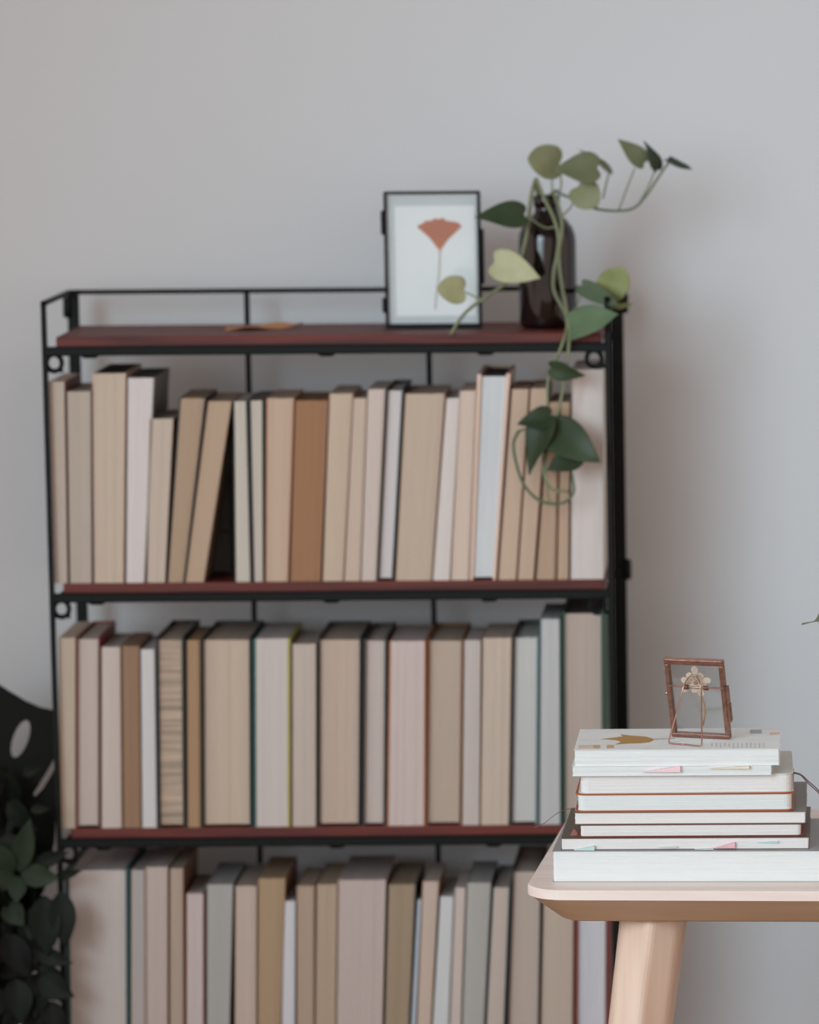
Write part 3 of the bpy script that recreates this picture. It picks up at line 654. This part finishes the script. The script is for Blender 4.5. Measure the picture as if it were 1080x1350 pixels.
ol = [(P(u, v, YM).x - oc.x, P(u, v, YM).z - oc.z) for u, v in ((-150, 1040), (-112, 1046), (-96, 1052), (-110, 1036), (-146, 1018), (-138, 985), (-104, 978), (-88, 982), (-100, 968), (-128, 960), (-90, 915), (-45, 893), (-8, 898), (14, 912), (34, 924), (52, 932), (70, 936), (73, 960), (74, 1000), (70, 1003), (64, 1014), (53, 1032), (44, 1047), (46, 1050), (56, 1040), (66, 1024), (73, 1012), (75, 1060), (72, 1110), (60, 1170), (30, 1230), (-10, 1260), (-60, 1240), (-110, 1180), (-140, 1110))]
hole = lambda cu, cv, a, b, ang: [(P(cu + a * math.cos(k * math.pi / 8) * math.cos(ang) - b * math.sin(k * math.pi / 8) * math.sin(ang), cv + a * math.cos(k * math.pi / 8) * math.sin(ang) + b * math.sin(k * math.pi / 8) * math.cos(ang), YM).x - oc.x,
        P(540, cv + a * math.cos(k * math.pi / 8) * math.sin(ang) + b * math.sin(k * math.pi / 8) * math.cos(ang), YM).z - oc.z + 0.0) for k in range(16)]
fill2d('leaf', ol, [hole(27, 970, 26, 10, math.radians(110)), hole(-78, 1015, 15, 6, math.radians(35)), hole(-18, 940, 12, 5, math.radians(100))], .0012, Matrix.Translation((oc.x, 0, oc.z)) @ on_plane(YM), DG[2], mon)
MB().tube(crom([(oc.x, YM + .003, oc.z - .10), (oc.x - .03, YM + .02, oc.z - .25), (-1.06, 5.505, .27)]), .005, 8).build('stem', DG[0], mon, True)
lp = pot('leafy_plant', (-.90, 5.30, 0), .09, .34, 'bushy dark green leafy plant in front of the shelf post')
rl = random.Random(11)
YL = 5.362
SHP = [(0, .03), (.08, .22), (.22, .42), (.40, .5), (.58, .45), (.75, .30), (.9, .11), (1, 0)]
def pl(b, t, w_, y0=YL, y1=None, m=1, **k):
    return leaf(P(b[0], b[1], y0), P(t[0], t[1], y1 or y0 - .02), w_ / 1190, DG[m], lp, shape=SHP, **k)
# readable rosette
for b, t, w_, m in (((25, 1150), (38, 1082), 32, 1), ((28, 1152), (76, 1158), 34, 1), ((24, 1155), (21, 1190), 28, 1), ((18, 1150), (-14, 1112), 34, 1), ((20, 1155), (-20, 1170), 30, 1),
                    ((45, 1140), (88, 1124), 22, 0), ((70, 1158), (106, 1148), 14, 0), ((8, 1190), (30, 1220), 34, 1), ((58, 1180), (62, 1262), 48, 0), ((80, 1175), (86, 1250), 40, 0),
                    ((45, 1255), (94, 1270), 26, 0), ((50, 1290), (96, 1314), 40, 0), ((5, 1230), (40, 1290), 44, 2), ((20, 1290), (30, 1350), 44, 0), ((30, 1020), (52, 1013), 16, 0), ((10, 1018), (-8, 1012), 14, 0),
                    ((40, 1068), (64, 1066), 14, 0), ((20, 1075), (8, 1100), 12, 0), ((60, 1320), (84, 1362), 34, 2), ((-5, 1300), (-12, 1350), 40, 0)):
    pl(b, t, w_, YL - .016, YL - .032, m=m, fold=.2, droop=.12)
for i in range(150):
    u = rl.uniform(-110, 42); v = rl.uniform(1050, 1420); a_ = rl.uniform(0, 6.28); L = rl.uniform(38, 70)
    y = YL + rl.uniform(.01, .07)
    if u + L * math.cos(a_) > 46: a_ = math.pi - a_
    pl((u, v), (u + L * math.cos(a_), v + L * math.sin(a_)), L * rl.uniform(.45, .7), y, y + rl.uniform(-.03, .02), m=rl.choice((0, 2, 2)), fold=.2, droop=rl.uniform(-.1, .2), roll=rl.uniform(-.6, .6))
for i in range(30):
    u = rl.uniform(34, 66); v = 1195 + i * 7; a_ = rl.uniform(.6, 2.2); L = rl.uniform(34, 56)
    if u + L * math.cos(a_) > 84: a_ = math.pi - a_
    y = YL - rl.uniform(.002, .016)
    pl((u, v), (u + L * math.cos(a_), v + L * math.sin(a_)), L * rl.uniform(.5, .75), y, y - .008, m=rl.choice((0, 2, 2)), fold=.12, droop=rl.uniform(-.05, .1), roll=rl.uniform(-.4, .4))
for u in (-60, -20, 15, 45):
    MB().tube(crom([P(u, 1090, YL + .03), P(u - 5, 1250, YL + .03), (-.90 + (u + 5) * .0004, 5.31, .60), (-.90 + (u + 5) * .0003, 5.30, .31)]), .003, 8).build('stem', DG[0], lp, True)

# ------------------------------------------------------------------ leaf sprig in a vase further along the desk
vc = PZ(1230, 1110, zt); vc.z = zt
vs_ = thing('leaf_sprig_vase', tuple(vc), 'small vase with a green leaf whose thin tip reaches past the desk stack', 'houseplant')
MB().lathe(vc, [(.024, 0), (.030, .004), (.034, .04), (.026, .075), (.014, .10), (.013, .13), (.015, .134), (.012, .134), (.010, .11), (.02, .07), (.02, .02)], 28).build('vase', plain('pale_ceramic', (206, 200, 194), .4), vs_, True)
MB().tube(crom([vc + Vector((0, 0, .04)), vc + Vector((0, 0, .14)), P(1190, 850, 4.80), P(1140, 812, 4.78)]), .0014, 8).build('stem', M_stem, vs_, True)
leaf(P(1142, 812, 4.78), P(1058, 818, 4.74), .034, leaf_mat('leaf_olive_green', (118, 124, 96)), vs_, roll=.9, droop=.06, shape=[(0, .05), (.1, .3), (.25, .48), (.4, .5), (.55, .36), (.68, .18), (.76, .06), (.85, .025), (1, 0)])
leaf(vc + Vector((0, 0, .14)), vc + Vector((.06, .02, .24)), .05, G3, vs_)
